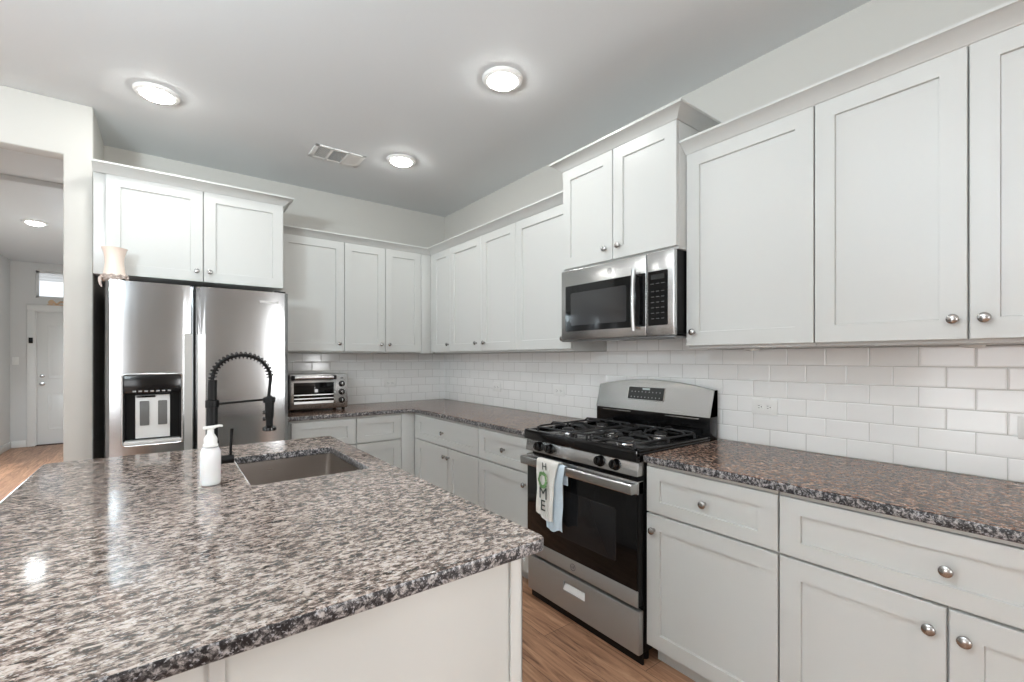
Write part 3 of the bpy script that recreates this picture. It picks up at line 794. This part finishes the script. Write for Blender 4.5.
kp = MB().prism(rrect(.616, .724, 1.484, 1.744, .005, 3), -.4138, -.411, 'y').obj('keypad', M['dark_glass'], cpn)
KM = mat('key_print', rgb(74, 74, 74), .5)
for r in range(6):
    for c_ in range(3): MB().box(.634+c_*.028, .650+c_*.028, -.4143, -.4137, 1.515+r*.026, 1.5185+r*.026).obj('key_mark', KM, kp)
for c_ in range(3): MB().box(.630+c_*.03, .648+c_*.03, -.4143, -.4137, 1.682, 1.685).obj('key_mark', KM, kp)
MB().box(.632, .706, -.4143, -.4137, 1.704, 1.728).obj('clock_window', M['lcd'], kp)
g = MB().box(.004, .758, -.405, -.30, mz0-.010, mz0-.001, .002)
g.obj('lower_grille', mat('grille_steel', rgb(120, 120, 120), .35, .8), W)

# ------------------------------------------------------------------ fridge
F = root('refrigerator', 'side-by-side stainless steel refrigerator with ice and water dispenser', 'refrigerator', (.19, YB, 0))
FW0, FW1, FF, FT = -.266-.19, .647-.19, 3.298-YB, 1.757      # local x range, front y, top
MB().box(FW0+.004, FW1-.004, FF+.095, -.03, .03, FT-.012, .004).obj('case', mat('dark_grey_case', rgb(46, 46, 48), .4, .3), F)
MB().box(FW0+.02, FW1-.02, FF+.04, FF+.094, .012, .085, .002).obj('bottom_grille', M['black_matte'], F)
for x in (FW0+.05, FW1-.05):
    for y in (FF+.15, -.08): MB().cyl((x, y, .001), (x, y, .031), .02).obj('foot', M['black_matte'], F)
def fdoor(x0, x1, bowl_):
    n = 22; r = .022; p = []
    w_ = x1-x0
    for i in range(n+1):
        u = -1+2*i/n; x = (x0+x1)/2+u*w_/2
        edge = min(x-x0, x1-x); rr = 0 if edge >= r else r-math.sqrt(max(0, r*r-(r-edge)**2))
        p.append((x, FF+.014*bowl_*(abs(u)**2.6)+rr))
    return p+[(x1, FF+.088), (x0, FF+.088)]
FD0, FD1 = .131-.19, .141-.19
def door_mesh(x0, x1):
    me = MB().prism(fdoor(x0, x1, 1), .09, FT, 'z'); return me
ld = door_mesh(FW0, FD0).obj('freezer_door', M['fridge_steel'], F)
rd = door_mesh(FD1, FW1).obj('fridge_door', M['fridge_steel'], F)
# slanted grip recesses along the meeting edges
cut(ld, MB().prism([(FD0-.050, FF-.02), (FD0-.050, FF+.006), (FD0+.01, FF+.030), (FD0+.01, FF-.02)], .55, 1.474, 'z'))
cut(rd, MB().prism([(FD1-.01, FF-.02), (FD1-.01, FF+.030), (FD1+.050, FF+.006), (FD1+.050, FF-.02)], .55, 1.474, 'z'))
for x0, x1, s_ in ((FD0-.047, FD0-.008, 1), (FD1+.008, FD1+.047, -1)):
    ya, yb = (FF+.0065, FF+.022) if s_ > 0 else (FF+.022, FF+.0065)
    MB().prism([(x0, ya), (x1, yb), (x1, yb-.003), (x0, ya-.003)], .553, 1.471, 'z').obj('grip', mat('satin_grip', (.62, .615, .60, 1), .45, 1), ld if s_ > 0 else rd)
# dispenser
dx0, dx1, dz0, dz1 = -.195-.19, .075-.19, .838, 1.238
cut(ld, MB().box(dx0+.004, dx1-.004, FF-.05, FF+.075, dz0+.004, dz1-.004))
dp = MB().tube([(a, FF-.002, b_) for a, b_ in rrect(dx0, dx1, dz0, dz1, .018, 4)], .0055, 8, True).obj('dispenser_frame', M['steel'], ld)
g = MB(); g.box(dx0+.005, dx1-.005, FF+.068, FF+.074, dz0+.005, dz1-.005); g.box(dx0+.005, dx0+.011, FF, FF+.07, dz0+.005, dz1-.1); g.box(dx1-.011, dx1-.005, FF, FF+.07, dz0+.005, dz1-.1)
g.obj('dispenser_cavity', M['black_matte'], ld)
MB().box(dx0+.006, dx1-.006, FF-.001, FF+.066, 1.130, dz1-.006, .003).obj('dispenser_panel', M['black'], ld)
g = MB()
for i in range(7): g.box(dx0+.045+i*.026, dx0+.060+i*.026, FF-.0018, FF-.001, 1.138, 1.146)
g.obj('dispenser_icons', M['print_grey'], ld)
g = MB().box(-.330, -.173, FF+.035, FF+.066, .872, 1.118, .004)
pb = g.obj('dispenser_back', mat('light_grey_plastic', rgb(214, 214, 212), .35), ld)
for x in (-.310, -.228): MB().box(x, x+.042, FF+.026, FF+.036, .945, 1.085, .004).obj('paddle', mat('grey_paddle', rgb(98, 98, 96), .5), ld)
MB().box(-.325, -.24, FF+.030, FF+.036, 1.104, 1.116, .002).obj('spout', M['black'], ld)
MB().box(dx0+.006, dx1-.006, FF-.004, FF+.066, dz0+.006, dz0+.026, .003).obj('drip_tray', mat('tray_plastic', rgb(196, 196, 194), .3), ld)
text('lettering', 'Whirlpool', .026, (.529-.19, FF+.0015, 1.690), mat('silver_lettering', rgb(225, 225, 225), .4), rd, ext=.0012)
for x in (FW0+.05, FW1-.05): MB().box(x-.035, x+.035, FF+.03, FF+.14, FT-.010, FT+.012, .003).obj('hinge_cover', M['black_matte'], F)

# hurricane vase on the fridge
p = root('hurricane_vase', 'peach frosted glass hurricane vase standing on top of the fridge at its left', 'vase', (-.243+.012, 3.375, FT+.0005))
prof = [(.045, .0), (.050, .004), (.052, .02), (.049, .04), (.0445, .07), (.042, .10), (.043, .13), (.048, .158), (.056, .180), (.0575, .183)]
inner = [(r-.003, z) for r, z in prof[::-1]]
MB().lathe([(0, .0)]+prof+inner[:-1]+[(0, .006)]).obj('glass_body', M['frost'], p)
g = MB()
for k in range(3):
    g.tube([((.054+.004*math.sin(i*2.1+k))*math.cos(2*PI*i/44), (.054+.004*math.sin(i*2.1+k))*math.sin(2*PI*i/44), .008+.010*k+.004*math.sin(i*1.3+k*2)) for i in range(44)], .0055, 6, True)
g.obj('net_ribbon', M['burlap'], p)
# ribbon tail hanging over the front-left edge
g = MB().tube([(-.045, -.025, .012), (-.052, -.045, .010), (-.055, -.078, .004), (-.055, -.0865, -.012), (-.052, -.088, -.03), (-.046, -.089, -.045)], [.008, .007, .007, .007, .0055, .003], 8)
g.obj('ribbon_tail', M['burlap'], p)

# ------------------------------------------------------------------ toaster oven
T = root('toaster_oven', 'stainless toaster oven with three knobs on the worktop by the fridge', 'toaster oven', (.732, 3.742, .9145))
TW = .440
MB().box(0, TW, .0, .30, .018, .290, .012, 3).obj('body', M['steel'], T)
for x in (.03, TW-.03):
    for y in (.03, .27): MB().cyl((x, y, 0), (x, y, .02), .012, 14, .015).obj('foot', M['black_matte'], T)
dd = MB().box(.012, TW-.098, -.014, -.0005, .035, .262, .004).obj('glass_door', M['steel'], T)
MB().box(.032, TW-.116, -.0155, -.0138, .062, .226, .001).obj('door_glass', M['dark_glass'], dd)
g = MB()
for z in (.10, .128): g.box(.034, TW-.118, -.017, -.0155, z, z+.007)
g.box(.034, TW-.118, -.017, -.0155, .064, .082)
g.obj('rack_glint', mat('rack_steel', (.6, .6, .6, 1), .3, 1), dd)
g = MB().cyl((.03, -.048, .265), (TW-.115, -.048, .265), .013, 18)
hd = g.obj('door_bar', M['steel'], dd)
for x in (.022, TW-.118): MB().box(x-.012, x+.012, -.062, -.013, .248, .282, .006).obj('handle_end', M['black_matte'], hd)
for z in (.21, .145, .08):
    kk = MB().lathe([(0, 0), (.024, 0), (.024, .003), (.0165, .005), (.0155, .018), (0, .019)], (TW-.05, .0, z), (0, -1, 0), 24).obj('dial', M['black'], T)
    MB().box(TW-.053, TW-.047, -.024, -.0185, z-.012, z+.012, .001).obj('pointer', M['chrome'], kk)
MB().box(TW-.06, TW-.04, -.0015, .0, .252, .26).obj('indicator', M['black'], T)

# ------------------------------------------------------------------ outlets
def outlet(label, loc, rz_, group='white wall outlets in the backsplash'):
    r = root('wall_outlet', label, 'outlet', loc, rz_, group)
    MB().box(-.0585, .0585, -.006, 0, -.037, .037, .0025).obj('cover_plate', M['white_plastic'], r)
    for s_ in (-.02, .02):
        so = MB().prism(rrect(s_-.0165, s_+.0165, -.014, .014, .006, 3), -.0078, -.0055, 'y').obj('socket', M['white_plastic'], r)
        MB().box(s_-.008, s_+.001, -.0084, -.0076, .0045, .0065).box(s_-.007, s_+.001, -.0084, -.0076, -.0065, -.0045).lathe([(0, 0), (.0026, 0), (0, .0006)], (s_+.008, -.0078, 0), (0, -1, 0), 10).obj('slots', M['slot'], so)
    return r
outlet('white sideways outlet in the tiles just right of the range', (XR-.009, 1.002, 1.096), RX)
outlet('white sideways outlet in the tiles at the right edge of the picture', (XR-.009, .135, 1.096), RX)
outlet('white outlet in the range wall tiles, nearer the corner of the two', (XR-.009, 3.203, 1.080), RX)
outlet('white outlet in the range wall tiles, the one closer behind the range', (XR-.009, 2.421, 1.092), RX)
outlet('white outlet in the back wall tiles right of the toaster oven', (1.687, YB-.009, 1.093), 0)
# slim puck lights under the right cabinets
for y, lb in ((1.02, 'slim white puck light under the cabinet right of the microwave'), (.29, 'slim white puck light under the cabinet at the right edge')):
    r = root('puck_light', lb, 'under-cabinet light', (XR-.10, y, Z0-.0125), 0)
    MB().lathe([(0, 0), (.032, 0), (.033, -.004), (.028, -.009), (0, -.009)]).obj('housing', M['white_plastic'], r)
    MB().lathe([(0, -.0091), (.022, -.0091), (.018, -.0105), (0, -.011)]).obj('lens', mat('unlit_lens', rgb(225, 225, 220), .3), r)
